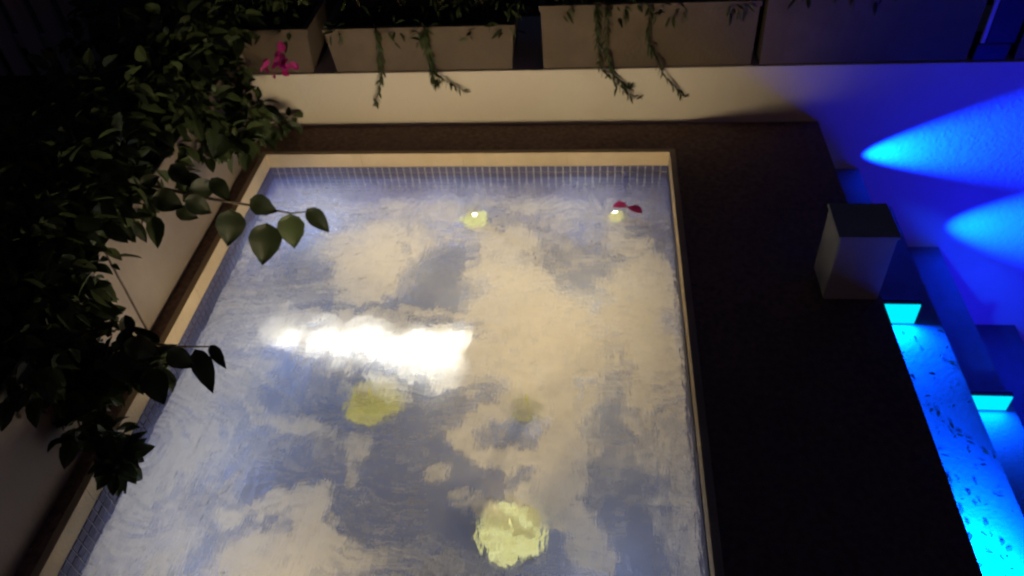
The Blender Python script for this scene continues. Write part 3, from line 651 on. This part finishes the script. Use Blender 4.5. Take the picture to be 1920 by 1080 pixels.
v, f = cloud(cs, 4700, .03, .115); mesh_obj('crown', v, f, M['leaf_dark'], sh)
base = np.array((-0.6, -1.1, .55))
for c in cs[::2]:
    e = np.array(c[:3]); mid = (base + e) / 2 + np.array((0, 0, .12)); st = base + rng.normal(0, .12, 3) * (1, 2.5, 0)
    MB().tube([st, mid, e], [.016, .010, .003], 6).build('branch', M['bark'], sh)
lm_me = {}
def broad_leaf(k=11):
    vs, fs = [], []
    for i in range(k):
        t = i / (k - 1); hw = .39 * (math.sin(PI * min(1, t * 1.02) ** .78) ** .8) * (1 - .25 * t) + .002
        z0 = .10 * math.sin(PI * t) - .12 * t
        for j, u in enumerate((-1, -.5, 0, .5, 1)): vs.append((u * hw * (1 + .03 * math.sin(i * 2.4 + j)), t, z0 + .09 * abs(u) ** 1.3 - .02 * (u == 0) + .012 * math.sin(i * 1.9) * abs(u)))
    for i in range(k - 1):
        for j in range(4): a_ = i * 5 + j; fs.append((a_, a_ + 1, a_ + 6, a_ + 5))
    return np.array(vs), fs
def leaf_mesh(mat):
    if mat not in lm_me:
        V, Fc = broad_leaf(); me = bpy.data.meshes.new('leaf'); me.from_pydata(V.tolist(), [], [list(q) for q in Fc]); me.materials.append(M[mat]); me.polygons.foreach_set('use_smooth', [True] * len(me.polygons)); lm_me[mat] = me
    return lm_me[mat]
def big_leaf(px0, py0, px1, py1, X, mat='leaf_dark', wid=1.0):
    """one large leaf from its stalk to its tip, lying across the line of sight"""
    a_ = np.array(at(px0, py0, 0, X)); b_ = np.array(at(px1, py1, 0, X))
    # put the tip at the stalk's distance from where one stands, so that it keeps its true size
    da = np.linalg.norm(a_ - CAM); b_ = CAM + (b_ - CAM) / np.linalg.norm(b_ - CAM) * da * (1 + rng.normal(0, .006))
    y = b_ - a_; ln = np.linalg.norm(y); y /= ln
    z = CAM - a_; z /= np.linalg.norm(z); z = z + rng.normal(0, .25, 3); z -= y * (z @ y); z /= np.linalg.norm(z); x = np.cross(y, z)
    o = bpy.data.objects.new('leaf', leaf_mesh(mat)); link(o, sh)
    mt = Matrix(((x[0] * ln * wid, y[0] * ln, z[0] * ln, a_[0]), (x[1] * ln * wid, y[1] * ln, z[1] * ln, a_[1]), (x[2] * ln * wid, y[2] * ln, z[2] * ln, a_[2]), (0, 0, 0, 1)))
    o.matrix_local = Matrix.Translation(-Vector(sh.location)) @ mt
    return a_
BL = [(430, 392, 428, 462, .30, 1.15), (500, 418, 492, 498, .34, 1.05), (545, 400, 552, 466, .36, 1.1), (470, 372, 520, 398, .33, 1.1), (575, 392, 618, 436, .36, .8), (395, 335, 432, 378, .25, .85), (320, 308, 360, 350, .12, .95),
      (352, 352, 410, 352, .18, 1.0), (285, 368, 345, 388, .12, 1.1), (345, 372, 398, 400, .2, .9), (290, 405, 296, 466, .08, .75), (248, 415, 276, 456, .05, .6), (330, 390, 372, 410, .15, 1.0), (265, 345, 300, 330, .05, 1.0),
      (330, 650, 300, 690, .25, 1.0), (315, 655, 365, 690, .3, 1.0), (365, 655, 400, 738, .36, .62), (395, 648, 424, 692, .37, .6), (372, 665, 378, 712, .35, .9), (280, 690, 308, 760, .28, .95), (235, 590, 240, 640, .12, .8),
      (300, 640, 240, 610, .2, .5), (230, 645, 300, 665, .2, .9), (250, 690, 290, 720, .22, 1.2), (215, 660, 250, 720, .15, 1.2), (505, 195, 525, 235, .12, .8), (470, 240, 440, 290, .1, .9), (420, 250, 400, 300, .05, .9), (495, 260, 520, 285, .14, .7),
      (210, 880, 238, 925, .12, .6), (225, 845, 232, 905, .12, .7), (195, 860, 205, 905, .10, .6), (240, 840, 205, 820, .1, .7)]
for (x0, y0, x1, y1, X, wd) in BL: big_leaf(x0, y0, x1, y1, X, 'leaf_dark' if (x0, y0) in ((545, 400), (290, 405)) else 'leaf_deep', wd)
def branch(pts):
    MB().tube([at(a_, b_, 0, X) for (a_, b_, X) in pts], [.009 - .006 * i / (len(pts) - 1) for i in range(len(pts))], 6).build('branch', M['bark'], sh)
branch([(180, 330, -.35), (290, 350, .0), (390, 372, .22), (470, 385, .31), (545, 400, .35), (590, 395, .36)])
branch([(100, 640, -.3), (215, 610, .05), (262, 640, .18), (330, 650, .28), (395, 650, .36)])
branch([(120, 700, -.2), (230, 690, .15), (290, 690, .26)])
branch([(150, 800, -.1), (205, 830, .08), (225, 850, .12)])
# magenta bracts
def flower(px, py, X, r, n, label=None):
    c = np.array(at(px, py, 2, X)); fl = empty('flower', (0, 0, 0)); fl.parent = sh; fl.location = Vector(c - np.array(sh.location))
    pos = c + rng.normal(0, r * .5, (n, 3)); v, f = leaf_cloud(pos, r * (.7 + .5 * rng.random(n)), rng.normal(size=(n, 3)) + np.array((.3, -.3, .1)), rng.normal(0, 1, n), *leaf_shape(.85, .1, .1))
    me = mesh_obj('petals', v, f, M['bract'], fl, rel=False); me.data.transform(Matrix.Translation(-Vector(c)))
    if label: fl['label'] = label
flower(524, 124, .66, .05, 18, 'magenta flower cluster'); flower(494, 118, .67, .035, 7)

# ------------------------------------------------------------------ slatted screen in the far left corner
sc = empty('slatted_screen', (-1.8, 0.2, .55)); tag(sc, 'pale upright slatted screen in the dark upper left corner', 'screen')
for i in range(13):
    x = -2.75 + i * .15; MB().box(x, x + .10, 0.20, 0.225, .5505, 2.0 + .03 * random.random(), .004).build('slat', M['pale_wood'], sc)
for z in (.7, 1.5): MB().box(-2.77, -.83, .2255, .255, z, z + .07, .004).build('rail', M['pale_wood'], sc)

# ------------------------------------------------------------------ floating petals
for (px, py, s_, rz, lab) in ((1163, 386, .085, 1.9, 'magenta petal floating near the back tiles, left one of two'), (1190, 393, .085, 1.2, 'dark red petal floating near the back tiles, right one of two')):
    c = at(px, py, 2, .03); V, Fc = leaf_shape(.8, .14, .1)
    o = mesh_obj('petal', V - np.array((0, .5, 0)), Fc, M['petal'], None, True); o.scale = (s_,) * 3; o.location = c; o.rotation_euler = (.25, .1, rz); tag(o, lab, 'petal', 'petals floating on the spa water')

# ------------------------------------------------------------------ bits of leaf lying on the wet upper step
n_ = 150; yy_ = -0.95 - 1.5 * rng.random(n_) ** .8; xx_ = 3.12 + .25 * rng.random(n_)
ang_ = rng.random(n_) * 6.28; dirs_ = np.stack([np.cos(ang_) * .6, np.sin(ang_) - .2, rng.normal(0, .08, n_)], 1)
v, f = leaf_cloud(np.stack([xx_, yy_, np.full(n_, -.154)], 1), .010 + .028 * rng.random(n_) ** 2.5, dirs_, rng.normal(0, .3, n_), *leaf_shape(.4, .05, .05))
tag(mesh_obj('leaf_litter', v, f, M['leaf_dark']), 'dark bits of leaf scattered on the glowing upper step', 'litter', kind='stuff')
